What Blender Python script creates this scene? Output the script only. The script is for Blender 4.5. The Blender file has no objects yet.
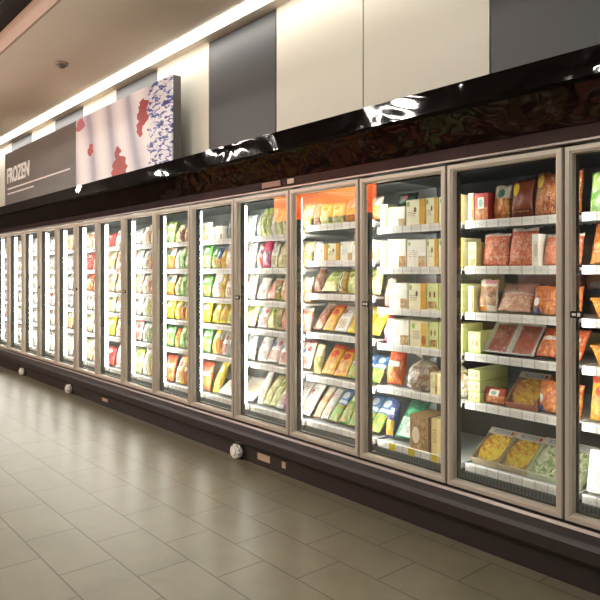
import bpy, bmesh, math, random
from mathutils import Vector, Matrix
random.seed(11)
S = bpy.context.scene
COL = S.collection
R = math.radians

# ------------------------------------------------------------------ colour and material helpers
def lin(c):
    if isinstance(c, str):
        c = c.lstrip('#'); c = [int(c[i:i+2], 16) for i in (0, 2, 4)]
    out = []
    for v in c[:3]:
        v /= 255.0
        out.append(v/12.92 if v <= .04045 else ((v+.055)/1.055)**2.4)
    return tuple(out) + (1.0,)

def newmat(name):
    m = bpy.data.materials.new(name); m.use_nodes = True
    nt = m.node_tree; nt.nodes.clear()
    out = nt.nodes.new('ShaderNodeOutputMaterial')
    return m, nt, out

def node(nt, kind, **kw):
    n = nt.nodes.new(kind)
    ins = kw.pop('ins', {})
    for k, v in kw.items(): setattr(n, k, v)
    for k, v in ins.items():
        if hasattr(v, 'bl_idname') or isinstance(v, bpy.types.NodeSocket): nt.links.new(v, n.inputs[k])
        else: n.inputs[k].default_value = v
    return n

def math_(nt, op, a, b=None, clamp=False):
    n = nt.nodes.new('ShaderNodeMath'); n.operation = op; n.use_clamp = clamp
    for i, v in enumerate((a, b)):
        if v is None: continue
        if isinstance(v, bpy.types.NodeSocket): nt.links.new(v, n.inputs[i])
        else: n.inputs[i].default_value = v
    return n.outputs[0]

def mixc(nt, fac, a, b):
    n = nt.nodes.new('ShaderNodeMix'); n.data_type = 'RGBA'
    for sock, v in ((n.inputs[0], fac), (n.inputs[6], a), (n.inputs[7], b)):
        if isinstance(v, bpy.types.NodeSocket): nt.links.new(v, sock)
        else: sock.default_value = v
    return n.outputs[2]

def ramp(nt, fac, stops, interp='LINEAR'):
    n = nt.nodes.new('ShaderNodeValToRGB'); n.color_ramp.interpolation = interp
    cr = n.color_ramp
    while len(cr.elements) < len(stops): cr.elements.new(0.5)
    for e, (p, c) in zip(cr.elements, stops): e.position = p; e.color = c
    nt.links.new(fac, n.inputs[0]); return n.outputs[0]

def principled(nt, out, color, rough=.5, metal=0.0, spec=.5, normal=None, coat=0.0, trans=0.0, sheen=0.0):
    b = nt.nodes.new('ShaderNodeBsdfPrincipled')
    for k, v in (('Base Color', color), ('Roughness', rough), ('Metallic', metal), ('Specular IOR Level', spec), ('Coat Weight', coat)):
        if isinstance(v, bpy.types.NodeSocket): nt.links.new(v, b.inputs[k])
        else: b.inputs[k].default_value = v
    if normal is not None: nt.links.new(normal, b.inputs['Normal'])
    nt.links.new(b.outputs[0], out.inputs[0])
    return b

def bump(nt, h, strength=.3, dist=.01):
    n = nt.nodes.new('ShaderNodeBump'); n.inputs['Strength'].default_value = strength; n.inputs['Distance'].default_value = dist
    nt.links.new(h, n.inputs['Height']); return n.outputs[0]

def plain(name, col, rough=.5, metal=0., spec=.5, var=.02, scale=9., bmp=0.0, coat=0.):
    """solid paint / plastic / metal with a slight mottling of its own"""
    m, nt, out = newmat(name)
    tc = node(nt, 'ShaderNodeTexCoord')
    nz = node(nt, 'ShaderNodeTexNoise', ins={'Vector': tc.outputs['Object'], 'Scale': scale, 'Detail': 4.})
    c = lin(col); d = tuple(x*(1-var*2) for x in c[:3]) + (1,)
    cc = mixc(nt, nz.outputs[0], d, c)
    nm = None
    if bmp: nm = bump(nt, nz.outputs[0], bmp, .01)
    principled(nt, out, cc, rough, metal, spec, nm, coat)
    return m

def emit(name, col, strength):
    m, nt, out = newmat(name)
    e = node(nt, 'ShaderNodeEmission', ins={'Color': lin(col), 'Strength': strength})
    nt.links.new(e.outputs[0], out.inputs[0]); return m

# mask groups (rectangle and ellipse in UV)
def rect_group():
    g = bpy.data.node_groups.new('rect_mask', 'ShaderNodeTree')
    for nme in ('U', 'V', 'U0', 'U1', 'V0', 'V1'): g.interface.new_socket(nme, in_out='INPUT', socket_type='NodeSocketFloat')
    g.interface.new_socket('Mask', in_out='OUTPUT', socket_type='NodeSocketFloat')
    gi = g.nodes.new('NodeGroupInput'); go = g.nodes.new('NodeGroupOutput'); o = gi.outputs
    a = math_(g, 'GREATER_THAN', o['U'], o['U0']); b = math_(g, 'LESS_THAN', o['U'], o['U1'])
    c = math_(g, 'GREATER_THAN', o['V'], o['V0']); d = math_(g, 'LESS_THAN', o['V'], o['V1'])
    g.links.new(math_(g, 'MULTIPLY', math_(g, 'MULTIPLY', a, b), math_(g, 'MULTIPLY', c, d)), go.inputs[0]); return g
def ell_group():
    g = bpy.data.node_groups.new('ellipse_mask', 'ShaderNodeTree')
    for nme in ('U', 'V', 'CU', 'CV', 'RU', 'RV'): g.interface.new_socket(nme, in_out='INPUT', socket_type='NodeSocketFloat')
    g.interface.new_socket('Mask', in_out='OUTPUT', socket_type='NodeSocketFloat')
    gi = g.nodes.new('NodeGroupInput'); go = g.nodes.new('NodeGroupOutput'); o = gi.outputs
    a = math_(g, 'DIVIDE', math_(g, 'SUBTRACT', o['U'], o['CU']), o['RU'])
    b = math_(g, 'DIVIDE', math_(g, 'SUBTRACT', o['V'], o['CV']), o['RV'])
    r2 = math_(g, 'ADD', math_(g, 'MULTIPLY', a, a), math_(g, 'MULTIPLY', b, b))
    g.links.new(math_(g, 'LESS_THAN', r2, 1.0), go.inputs[0]); return g
RG, EG = rect_group(), ell_group()
def mask(nt, grp, U, V, vals):
    n = nt.nodes.new('ShaderNodeGroup'); n.node_tree = grp
    nt.links.new(U, n.inputs[0]); nt.links.new(V, n.inputs[1])
    for i, v in enumerate(vals): n.inputs[i+2].default_value = v
    return n.outputs[0]

def packmat(name, base, food=None, rects=(), ells=(), lines=None, rough=.38, spec=.5, crinkle=.0):
    """printed packaging. food=(c1,c2,c3,(u0,u1,v0,v1),scale); rects=[(col,(u0,u1,v0,v1))]; ells=[(col,(cu,cv,ru,rv))]; lines=(col,(u0,u1,v0,v1))"""
    m, nt, out = newmat(name)
    tc = node(nt, 'ShaderNodeTexCoord'); oi = node(nt, 'ShaderNodeObjectInfo')
    sp = node(nt, 'ShaderNodeSeparateXYZ', ins={0: tc.outputs['UV']}); U, V = sp.outputs[0], sp.outputs[1]
    off = node(nt, 'ShaderNodeVectorMath', operation='ADD', ins={0: tc.outputs['UV']})
    cb = node(nt, 'ShaderNodeCombineXYZ'); rv = math_(nt, 'MULTIPLY', oi.outputs['Random'], 37.0)
    nt.links.new(rv, cb.inputs[2]); nt.links.new(cb.outputs[0], off.inputs[1])
    P = off.outputs[0]
    nz = node(nt, 'ShaderNodeTexNoise', ins={'Vector': P, 'Scale': 5., 'Detail': 3.})
    b = lin(base); c = mixc(nt, nz.outputs[0], tuple(x*.9 for x in b[:3])+(1,), b)
    if food:
        c1, c2, c3, reg, sc = food
        vo = node(nt, 'ShaderNodeTexVoronoi', ins={'Vector': P, 'Scale': sc, 'Randomness': 1.})
        hs = node(nt, 'ShaderNodeSeparateColor', ins={0: vo.outputs['Color']})
        fc = ramp(nt, hs.outputs[0], [(0., lin(c1)), (.4, lin(c2)), (.75, lin(c3)), (1., lin(c1))])
        edge = math_(nt, 'MULTIPLY', vo.outputs['Distance'], 1.1, True)
        fc = mixc(nt, math_(nt, 'MULTIPLY', edge, .6), fc, tuple(x*.35 for x in lin(c1)[:3])+(1,))
        c = mixc(nt, mask(nt, RG, U, V, reg), c, fc)
    for col, r in rects: c = mixc(nt, mask(nt, RG, U, V, r), c, lin(col))
    for col, r in ells: c = mixc(nt, mask(nt, EG, U, V, r), c, lin(col))
    if lines:
        col, r = lines
        s = math_(nt, 'GREATER_THAN', math_(nt, 'SINE', math_(nt, 'MULTIPLY', V, 95.)), .25)
        n2 = node(nt, 'ShaderNodeTexNoise', ins={'Vector': P, 'Scale': 38., 'Detail': 0.})
        s = math_(nt, 'MULTIPLY', s, math_(nt, 'GREATER_THAN', n2.outputs[0], .47))
        c = mixc(nt, math_(nt, 'MULTIPLY', s, mask(nt, RG, U, V, r)), c, lin(col))
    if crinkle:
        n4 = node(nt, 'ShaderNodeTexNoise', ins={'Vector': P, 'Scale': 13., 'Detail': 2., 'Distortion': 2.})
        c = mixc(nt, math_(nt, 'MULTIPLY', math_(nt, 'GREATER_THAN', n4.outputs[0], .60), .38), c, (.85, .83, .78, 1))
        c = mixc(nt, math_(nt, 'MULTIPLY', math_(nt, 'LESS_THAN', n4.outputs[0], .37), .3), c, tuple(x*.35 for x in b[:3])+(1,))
    nm = None
    if crinkle:
        n3 = node(nt, 'ShaderNodeTexNoise', ins={'Vector': P, 'Scale': 7., 'Detail': 2., 'Distortion': 1.5})
        nm = bump(nt, n3.outputs[0], crinkle, .02)
    principled(nt, out, c, rough, 0., spec, nm)
    return m

# ------------------------------------------------------------------ mesh helpers
class MB:
    def __init__(s):
        s.bm = bmesh.new(); s.uv = s.bm.loops.layers.uv.new('UVMap'); s.mi = 0
    def box(s, x0, x1, y0, y1, z0, z1, bev=0., mi=None, seg=1):
        r = bmesh.ops.create_cube(s.bm, size=1.0)
        vs = r['verts']
        for v in vs:
            v.co = Vector(((x0+x1)/2+v.co.x*(x1-x0), (y0+y1)/2+v.co.y*(y1-y0), (z0+z1)/2+v.co.z*(z1-z0)))
        fs = set(f for v in vs for f in v.link_faces)
        if bev:
            es = list(set(e for v in vs for e in v.link_edges))
            rb = bmesh.ops.bevel(s.bm, geom=es, offset=bev, segments=seg, affect='EDGES', profile=.6)
            fs = set(f for v in rb['verts'] for f in v.link_faces)
        for f in fs:
            f.material_index = s.mi if mi is None else mi
            for l in f.loops:
                co = l.vert.co; n = f.normal
                l[s.uv].uv = ((co.x-x0)/(x1-x0), (co.z-z0)/(z1-z0)) if abs(n.z) < .7 else ((co.x-x0)/(x1-x0), .985)
        return fs
    def tube(s, p0, p1, r0, r1=None, n=16, caps=True):
        p0, p1 = Vector(p0), Vector(p1); r1 = r0 if r1 is None else r1
        d = (p1-p0); L = d.length
        M = Matrix.Translation((p0+p1)/2) @ d.to_track_quat('Z', 'Y').to_matrix().to_4x4()
        r = bmesh.ops.create_cone(s.bm, cap_ends=caps, segments=n, radius1=r0, radius2=r1, depth=L, matrix=M)
        for f in set(f for v in r['verts'] for f in v.link_faces): f.material_index = s.mi; f.smooth = len(f.verts) == 4
    def extrude_x(s, prof, x0, x1, close=True, smooth=False):
        a = [s.bm.verts.new((x0, y, z)) for y, z in prof]; b = [s.bm.verts.new((x1, y, z)) for y, z in prof]
        n = len(prof)
        for i in range(n if close else n-1):
            j = (i+1) % n
            f = s.bm.faces.new((a[i], a[j], b[j], b[i])); f.material_index = s.mi; f.smooth = smooth
        if close:
            for q in (a, list(reversed(b))):
                f = s.bm.faces.new(q); f.material_index = s.mi
    def rings(s, rings_, closed_ends=False):
        """rings: list of vertex-coordinate lists of the same length, bridged in order"""
        V = [[s.bm.verts.new(p) for p in r] for r in rings_]
        n = len(V[0])
        for a, b in zip(V, V[1:]):
            for i in range(n):
                j = (i+1) % n
                f = s.bm.faces.new((a[i], a[j], b[j], b[i])); f.material_index = s.mi
        return V
    def done(s, name, mats, parent=None, recalc=True):
        if recalc: bmesh.ops.recalc_face_normals(s.bm, faces=s.bm.faces)
        me = bpy.data.meshes.new(name); s.bm.to_mesh(me); s.bm.free()
        for m in (mats if isinstance(mats, (list, tuple)) else [mats]): me.materials.append(m)
        return link(name, me, parent)

def link(name, me, parent=None):
    o = bpy.data.objects.new(name, me); COL.objects.link(o)
    if parent: o.parent = parent
    return o
def empty(name, loc=(0, 0, 0)):
    o = bpy.data.objects.new(name, None); COL.objects.link(o); o.location = loc; o.empty_display_size = .05; return o
def tag(o, label=None, cat=None, group=None, kind=None):
    if label: o['label'] = label
    if cat: o['category'] = cat
    if group: o['group'] = group
    if kind: o['kind'] = kind
    return o
def structure(o): o['kind'] = 'structure'; return o

# ------------------------------------------------------------------ place constants
CAMZ = 1.49
YF = 3.0                      # glass door plane
XG = [-.12, -.82, -1.528, -2.221, -2.912, -3.630, -4.346, -5.045, -5.733, -6.451, -7.147, -7.80, -8.46, -9.15, -9.85, -10.57, -11.27, -11.97, -12.67]
XL, XR = -13.2, 1.2
DZ0, DZ1 = .288, 2.102        # door bottom and top
YR = 3.16                     # price rail plane
LEV = [1.772, 1.507, 1.241, 1.004, .722, .360]
LEVC = [1.825, 1.560, 1.317, 1.027, .705, .365]
CEIL = 3.74
YWALL = 3.35

# ------------------------------------------------------------------ materials of the place
M = {}
def floor_mat():
    m, nt, out = newmat('floor_tiles')
    tc = node(nt, 'ShaderNodeTexCoord')
    mp = node(nt, 'ShaderNodeMapping', ins={'Vector': tc.outputs['Object']})
    mp.inputs['Location'].default_value = (3.68+.2615, -1.71, 0)
    br = node(nt, 'ShaderNodeTexBrick', offset=.5, offset_frequency=2, ins={'Vector': mp.outputs[0], 'Color1': (1, 1, 1, 1), 'Color2': (0, 0, 0, 1), 'Mortar': (.5, .5, .5, 1),
             'Scale': 1.0, 'Mortar Size': .004, 'Mortar Smooth': .3, 'Bias': 0., 'Brick Width': .523, 'Row Height': .29})
    n1 = node(nt, 'ShaderNodeTexNoise', ins={'Vector': tc.outputs['Object'], 'Scale': 3.2, 'Detail': 8., 'Roughness': .65})
    n2 = node(nt, 'ShaderNodeTexNoise', ins={'Vector': tc.outputs['Object'], 'Scale': 60., 'Detail': 3.})
    t = ramp(nt, n1.outputs[0], [(.3, lin('#6f6956')), (.7, lin('#827b66'))])
    t = mixc(nt, math_(nt, 'MULTIPLY', br.outputs['Color'], .12), t, lin('#625a48'))
    t = mixc(nt, math_(nt, 'MULTIPLY', n2.outputs[0], .12), t, lin('#574e40'))
    c = mixc(nt, br.outputs['Fac'], t, lin('#463e33'))
    rg = math_(nt, 'ADD', math_(nt, 'MULTIPLY', n1.outputs[0], .10), .27)
    h = math_(nt, 'SUBTRACT', math_(nt, 'MULTIPLY', n1.outputs[0], .25), br.outputs['Fac'])
    principled(nt, out, c, rg, 0, .36, bump(nt, h, .25, .002))
    return m
M['floor'] = floor_mat()
M['ceil'] = plain('soffit_paint', '#f0e4d2', .75, var=.03, scale=1.2)
M['fascia'] = plain('soffit_edge_paint', '#b59c8a', .6, var=.03)
M['void'] = plain('dark_ceiling_paint', '#1b1512', .9)
M['cream'] = plain('cream_panel', '#d2cfc1', .45, var=.02, scale=2.)
M['dark'] = plain('charcoal_panel', '#3a3b3f', .42, var=.03, scale=2.)
M['gap'] = plain('black_gap', '#0c0b0b', .8)
M['frame'] = plain('champagne_aluminium', '#c3b9aa', .36, metal=.1, var=.005)
M['inner'] = plain('dark_mullion', '#34383a', .4, metal=.2)
M['gasket'] = plain('door_gasket', '#1e1d1c', .6)
M['bumper'] = plain('brown_bumper_plastic', '#332b2a', .45, var=.02, scale=5., spec=.35)
M['kick'] = plain('kick_plate_plastic', '#2e2726', .4, var=.08)
M['lip'] = plain('light_edge_trim', '#9c9088', .35, metal=.4)
M['shelf'] = plain('white_shelf_steel', '#d9dad6', .5)
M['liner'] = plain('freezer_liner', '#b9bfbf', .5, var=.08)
M['liner_dim'] = plain('freezer_liner_dark', '#4a5054', .5, var=.1)
M['white'] = plain('white_plastic', '#f0ede6', .35)
M['blackp'] = plain('black_plastic', '#141312', .4)
M['sticker'] = plain('pale_sticker', '#c9ad94', .5)
M['ctext'] = plain('white_lettering', '#f4f2ee', .5)
M['signside'] = plain('sign_edge', '#5b5450', .5)

def glossy_black(name, col, wave, sc, spec=1.0, rough=.05):
    m, nt, out = newmat(name)
    tc = node(nt, 'ShaderNodeTexCoord')
    mp = node(nt, 'ShaderNodeMapping', ins={'Vector': tc.outputs['Object']}); mp.inputs['Scale'].default_value = (1., 1., 1.6)
    n = node(nt, 'ShaderNodeTexNoise', ins={'Vector': mp.outputs[0], 'Scale': sc, 'Detail': 1.5, 'Distortion': .6})
    principled(nt, out, lin(col), rough, 0., spec, bump(nt, n.outputs[0], wave, .03), coat=.0)
    b = [x for x in nt.nodes if x.type == 'BSDF_PRINCIPLED'][0]; b.inputs['IOR'].default_value = 1.65
    return m
M['lipblack'] = glossy_black('glossy_black_fascia', '#100a09', .55, 2.4)
M['mirror'] = glossy_black('glossy_brown_fascia', '#160c0a', .35, 3.6, spec=.3)
M['header'] = glossy_black('header_brown_gloss', '#33272a', .1, 2.0, spec=.6, rough=.16)

def rail_mat():
    m, nt, out = newmat('price_rail')
    tc = node(nt, 'ShaderNodeTexCoord')
    br = node(nt, 'ShaderNodeTexBrick', offset=0., ins={'Vector': tc.outputs['UV'], 'Color1': lin('#ece9e2'), 'Color2': lin('#d8d3cb'), 'Mortar': lin('#c4beb6'),
             'Scale': 1.0, 'Mortar Size': .006, 'Brick Width': .11, 'Row Height': 3.})
    sp = node(nt, 'ShaderNodeSeparateXYZ', ins={0: tc.outputs['UV']})
    n2 = node(nt, 'ShaderNodeTexNoise', ins={'Vector': tc.outputs['Object'], 'Scale': 130., 'Detail': 0.})
    s = math_(nt, 'MULTIPLY', math_(nt, 'GREATER_THAN', n2.outputs[0], .56), mask(nt, RG, sp.outputs[0], sp.outputs[1], (0., 1., .3, .72)))
    c = mixc(nt, math_(nt, 'MULTIPLY', s, .3), br.outputs[0], lin('#77706b'))
    principled(nt, out, c, .3, 0, .5); return m
M['rail'] = rail_mat()
def grille_mat():
    m, nt, out = newmat('air_grille')
    tc = node(nt, 'ShaderNodeTexCoord')
    sp = node(nt, 'ShaderNodeSeparateXYZ', ins={0: tc.outputs['Object']})
    s = math_(nt, 'GREATER_THAN', math_(nt, 'SINE', math_(nt, 'MULTIPLY', sp.outputs[0], 300.)), .2)
    c = mixc(nt, s, lin('#5a5f5c'), lin('#3c4140'))
    principled(nt, out, c, .5); return m
M['grille'] = grille_mat()
def glass_mat():
    m, nt, out = newmat('clear_door_glass')
    ge = node(nt, 'ShaderNodeNewGeometry')
    dt = node(nt, 'ShaderNodeVectorMath', operation='DOT_PRODUCT', ins={0: ge.outputs['Incoming'], 1: ge.outputs['Normal']})
    om = math_(nt, 'SUBTRACT', 1.0, math_(nt, 'ABSOLUTE', dt.outputs['Value']))
    fres = math_(nt, 'ADD', math_(nt, 'MULTIPLY', math_(nt, 'POWER', om, 5.0), .92), .06)
    tr = node(nt, 'ShaderNodeBsdfTransparent', ins={'Color': (.97, .985, .98, 1)})
    gl = node(nt, 'ShaderNodeBsdfGlossy', ins={'Color': (1, 1, 1, 1), 'Roughness': .0})
    mx = node(nt, 'ShaderNodeMixShader', ins={0: fres, 1: tr.outputs[0], 2: gl.outputs[0]})
    nt.links.new(mx.outputs[0], out.inputs[0]); return m
M['glass'] = glass_mat()
def film_mat():
    m, nt, out = newmat('clear_film')
    tc = node(nt, 'ShaderNodeTexCoord')
    n = node(nt, 'ShaderNodeTexNoise', ins={'Vector': tc.outputs['Object'], 'Scale': 9., 'Detail': 3., 'Distortion': 1.})
    nm = bump(nt, n.outputs[0], .8, .05)
    tr = node(nt, 'ShaderNodeBsdfTransparent', ins={'Color': (.93, .95, .94, 1)})
    gl = node(nt, 'ShaderNodeBsdfGlossy', ins={'Color': (1, 1, 1, 1), 'Roughness': .18}); nt.links.new(nm, gl.inputs['Normal'])
    mx = node(nt, 'ShaderNodeMixShader', ins={0: .05, 1: tr.outputs[0], 2: gl.outputs[0]})
    nt.links.new(mx.outputs[0], out.inputs[0]); return m
M['film'] = film_mat()
M['led_cove'] = emit('cove_light', '#fffaf0', 10.0)
TUBE = {}
def tube_mat(s):
    if s not in TUBE: TUBE[s] = emit('case_tube_light', '#fffaf0', s)
    return TUBE[s]

# ------------------------------------------------------------------ the setting
b = MB(); b.box(-17, 4, -7, 4.6, -.1, 0); structure(b.done('floor', M['floor']))
# dropped soffit with a light strip along the wall
b = MB(); b.box(-17, 4, 1.913, 3.085, CEIL, CEIL+.03)
b.box(-17, 4, 3.225, 3.42, CEIL, CEIL+.03)
c_ = b.done('ceiling', M['ceil']); structure(c_)
b = MB(); b.box(-17, 4, 1.890, 1.913, CEIL-.001, CEIL+.205); structure(b.done('trim_1', M['fascia']))
b = MB(); b.box(-17, 4, 1.7, 3.5, CEIL+.206, CEIL+.24); structure(b.done('trim_2', M['void']))
b = MB(); b.box(-17, 4, -7.2, 4.8, 6.4, 6.5); structure(b.done('ceiling_upper', M['void']))
b = MB(); b.box(-16.9, 3.9, 3.088, 3.222, CEIL-.012, CEIL+.04)
o = b.done('ceiling_strip_light', M['led_cove']); tag(o, 'long white strip light recessed in the ceiling along the top of the panelled wall', 'light')
# back wall with alternating panels
wall = MB(); wall.box(-17, 4, YWALL+.02, YWALL+.12, 2.3, CEIL+.2)
wl = structure(wall.done('wall_back', M['gap']))
PX = [2.04, .98, -.07, -1.12, -2.171, -3.224, -4.244, -5.296, -6.356, -7.40, -8.45, -9.50, -10.56, -11.61, -12.66, -13.7, -14.7]
PC = 'cdcdccdcdcdcdcdc'
for i in range(len(PX)-1):
    p = MB(); x1, x0 = PX[i], PX[i+1]
    p.box(x0+.006, x1-.006, YWALL, YWALL+.02, 2.40, CEIL-(.0 if PC[i] == 'c' else .02), bev=.002)
    p.done('wall_panel', M['cream'] if PC[i] == 'c' else M['dark'], wl)
b = MB(); b.box(-17.1, -17, -7, 4.6, 0, 6.4); structure(b.done('wall_left', plain('far_wall_paint', '#3a3028', .8)))
b = MB(); b.box(-17, 4, -7.1, -7, 0, 6.4); structure(b.done('wall_front', plain('far_wall_paint_dark', '#2e2620', .8)))

# ------------------------------------------------------------------ canopy over the cases
can = empty('freezer_canopy', (0, 0, 0))
tag(can, 'glossy black angled canopy running above the row of freezer doors', 'canopy')
b = MB(); b.extrude_x([(2.80, 2.49), (3.34, 2.49), (3.34, 2.47), (2.82, 2.47), (2.82, 2.372), (2.80, 2.366)], XL, XR); b.done('front_fascia', M['lipblack'], can)
b = MB(); b.extrude_x([(2.822, 2.372), (2.90, 2.372), (2.952, 2.192), (2.965, 2.192), (2.915, 2.39), (2.822, 2.39)], XL, XR); b.done('sloped_panel', M['mirror'], can)
b = MB(); b.extrude_x([(2.966, 2.195), (3.30, 2.195), (3.30, 2.13), (2.975, 2.128)], XL, XR); b.done('header_panel', M['header'], can)
b = MB(); b.box(XL, XR, 2.970, 3.02, 2.114, 2.127, bev=.002); b.done('edge_trim', M['lip'], can)
# little display on header
disp = MB(); disp.box(-3.62, -3.545, 2.962, 2.969, 2.143, 2.180, bev=.001); disp.done('temperature_display', M['sticker'], can)
disp = MB(); disp.box(-3.93, -3.70, 2.963, 2.969, 2.140, 2.182, bev=.001); disp.done('header_label', plain('amber_label', '#7a4630', .4), can)

# ------------------------------------------------------------------ freezer cases
def ring_rect(x0, x1, z0, z1, inset, y):
    return [(x0+inset, y, z0+inset), (x1-inset, y, z0+inset), (x1-inset, y, z1-inset), (x0+inset, y, z1-inset)]

def make_door(x0, x1, parent, handle):
    x0 += .006; x1 -= .006
    b = MB()
    b.rings([ring_rect(x0, x1, DZ0, DZ1, i, y) for i, y in ((0, 3.028), (0, 2.990), (.004, 2.985), (.024, 2.985), (.027, 2.989), (.034, 2.991), (.037, 2.998), (.037, 3.028), (0, 3.028))])
    bmesh.ops.remove_doubles(b.bm, verts=b.bm.verts, dist=1e-5)
    d = b.done('door', M['frame'], parent)
    g = MB(); g.box(x0+.0365, x1-.0365, 3.004, 3.008, DZ0+.0365, DZ1-.0365); g.done('glass', M['glass'], d)
    g = MB(); g.rings([ring_rect(x0, x1, DZ0, DZ1, i, y) for i, y in ((.030, 3.029), (.030, 3.040), (.046, 3.040), (.046, 3.029), (.030, 3.029))])
    bmesh.ops.remove_doubles(g.bm, verts=g.bm.verts, dist=1e-5); g.done('gasket', M['gasket'], d)
    if handle:
        h = MB(); hx = x0+.035
        h.box(hx, hx+.062, 2.968, 2.985, 1.275, 1.308, bev=.004, mi=0)
        h.box(hx+.012, hx+.030, 2.966, 2.969, 1.285, 1.298, mi=1)
        h.box(hx+.038, hx+.052, 2.966, 2.969, 1.283, 1.300, mi=1)
        h.done('handle', [M['blackp'], M['white']], d)

BUMP = [(3.02, .282), (2.972, .282), (2.966, .276), (2.918, .238), (2.902, .216), (2.897, .160), (2.912, .140), (2.952, .128), (3.02, .128)]
TUBE_S = {0: 14., 1: 20., 2: 30., 3: 40., 4: 45., 5: 48., 6: 55., 7: 60., 8: 60.}
YTAG = plain('yellow_tag', '#d8c02e', .5)
def bay_levels(i): return LEVC if i == 4 else LEV
HANDLES = {1, 3, 5, 8, 10, 12, 15}
case_names = ['rightmost freezer case, cut by the frame edge', 'freezer case of two doors with pizza packs and boxed goods inside',
 'freezer case of two doors under the small amber header label', 'freezer case of two doors holding yellow and green bags, behind the white drain cap',
 'freezer case of two doors with red packs near its inner post', 'fifth freezer case along from the near end', 'sixth freezer case along, small in the distance',
 'seventh freezer case along, small in the distance', 'farthest freezer case of the row']
for k in range(9):
    xa, xm, xb = XG[2*k+2], XG[2*k+1], XG[2*k]         # left, middle, right gaps
    root = empty('freezer_case', ((xa+xb)/2, 3.4, 0)); tag(root, case_names[k], 'freezer', 'glass door freezer cases in one long row')
    root.location = (0, 0, 0)
    # cabinet shell: back, top, floor, ends
    b = MB(); b.box(xa+.001, xb-.001, 3.80, 3.86, .10, 2.19); b.box(xa+.001, xb-.001, 3.04, 3.80, 2.118, 2.126); b.box(xa+.001, xb-.001, 3.03, 3.80, .12, .30)
    b.done('cabinet', M['liner'] if k > 1 else M['liner_dim'], root)  # farther cases get a paler liner, their brighter light put in the colour
    xa_, xb_ = xa+.0004, xb-.0004
    b = MB(); b.extrude_x(BUMP, xa_, xb_); b.done('bumper', M['bumper'], root)
    b = MB(); b.extrude_x([(2.968, .281), (2.966, .2765), (2.955, .268), (2.9545, .2695), (2.965, .283)], xa_, xb_); b.done('bumper_edge', M['lip'], root)
    b = MB(); b.box(xa_, xb_, 2.960, 3.02, 0.0, .128); b.done('kick_plate', M['kick'], root)
    for bi, (x0, x1) in ((2*k, (xm, xb)), (2*k+1, (xa, xm))):
        make_door(x0, x1, root, bi in HANDLES)
        lv = bay_levels(bi)
        for li, z in enumerate(lv):
            if li < 5:
                s = MB(); s.box(x0+.012, x1-.012, 3.162, 3.66, z+.004, z+.012)
                for q in range(14):
                    xx = x0+.03+q*(x1-x0-.06)/13; s.box(xx-.002, xx+.002, 3.165, 3.655, z-.004, z+.004)
                sh = s.done('shelf', M['shelf'], root)
            else:
                s = MB(); s.box(x0+.012, x1-.012, 3.162, 3.78, z-.02, z+.012); sh = s.done('shelf', M['liner'], root)
            r = MB(); r.box(x0+.014, x1-.014, 3.146, 3.160, z-.023, z+.022, bev=.003); r.done('price_rail', M['rail'], sh)
            if bi == 3 and li == 5:
                for tx in (-2.765, -2.605, -2.425):
                    y_ = MB(); y_.box(tx-.026, tx+.026, 3.1435, 3.1455, z-.024, z+.021); tg = y_.done('price_tag', YTAG, sh); tg['label'] = 'yellow price tag'
        g = MB(); g.box(x0+.010, x1-.010, 3.135, 3.150, .302, .336); g.done('air_grille', M['grille'], root)
    def hwf(x): return .034 if x > -4 else .028
    def twf(x): return .015 if x > -4 else .022
    def tyf(x): return 3.104 if x > -4 else 3.108 if x > -6 else 3.13
    def tsf(x): return 22. if x > -2.5 else 46. if x > -4 else 34. if x > -6 else 25.
    for xl_, xr_, tl, tr_, xq in ((xa+.0006, xa+hwf(xa), xa+.001, xa+twf(xa), xa), (xm-hwf(xm), xm+hwf(xm), xm-twf(xm), xm+twf(xm), xm), (xb-hwf(xb), xb-.0006, xb-twf(xb), xb-.001, xb)):
        m_ = MB(); m_.box(xl_, xr_, 3.042, 3.085, .305, 2.114, bev=.004); mu = m_.done('mullion', M['inner'], root)
        t = MB(); t.box(tl, tr_, 3.086, tyf(xq), .40, 2.05, bev=.004)
        t.done('tube_light', tube_mat(tsf(xq)), mu)
    if k == 0:
        e = MB(); e.box(xb+.001, xb+.05, 2.99, 3.86, 0, 2.11); e.done('end_panel', M['bumper'], root)

# ------------------------------------------------------------------ drain caps and stickers on the kick plate
def drain_cap(x, label, r=.056):
    root = empty('drain_cap', (x, 2.955, .062)); tag(root, label, 'cap', 'round white caps along the freezer base')
    b = MB(); b.tube((0, .0, 0), (0, -.035, 0), r*.9, r, 24); b.tube((0, -.035, 0), (0, -.060, 0), r, r*.88, 24)
    b.done('cap_body', M['white'], root)
    b = MB(); b.tube((0, -.0605, 0), (0, -.070, 0), r*.62, r*.5, 20); b.done('cap_hub', M['white'], root)
    for i in range(10):
        a = 2*math.pi*i/10
        b = MB(); cx, cz = math.cos(a)*r, math.sin(a)*r
        b.tube((cx, -.004, cz), (cx, -.052, cz), .006, .005, 8); b.done('grip_rib', M['white'], root)
drain_cap(-4.215, 'large round white cap on the freezer base, nearest the pale sticker')
drain_cap(-7.83, 'middle round white cap on the freezer base, small and far along', .050)
drain_cap(-9.65, 'farthest round white cap on the freezer base', .045)
for x, w, h, lab in ((-3.90, .155, .052, 'wide pale sticker on the kick plate beside the large white cap'), (-3.655, .045, .048, 'small square pale sticker on the kick plate'),
                     (-6.83, .15, .035, 'far pale sticker on the kick plate between the white caps')):
    b = MB(); b.box(x-w/2, x+w/2, 2.9565, 2.9595, .072-h/2, .072+h/2, bev=.001); tag(b.done('sticker', M['sticker']), lab, 'sticker')

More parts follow.
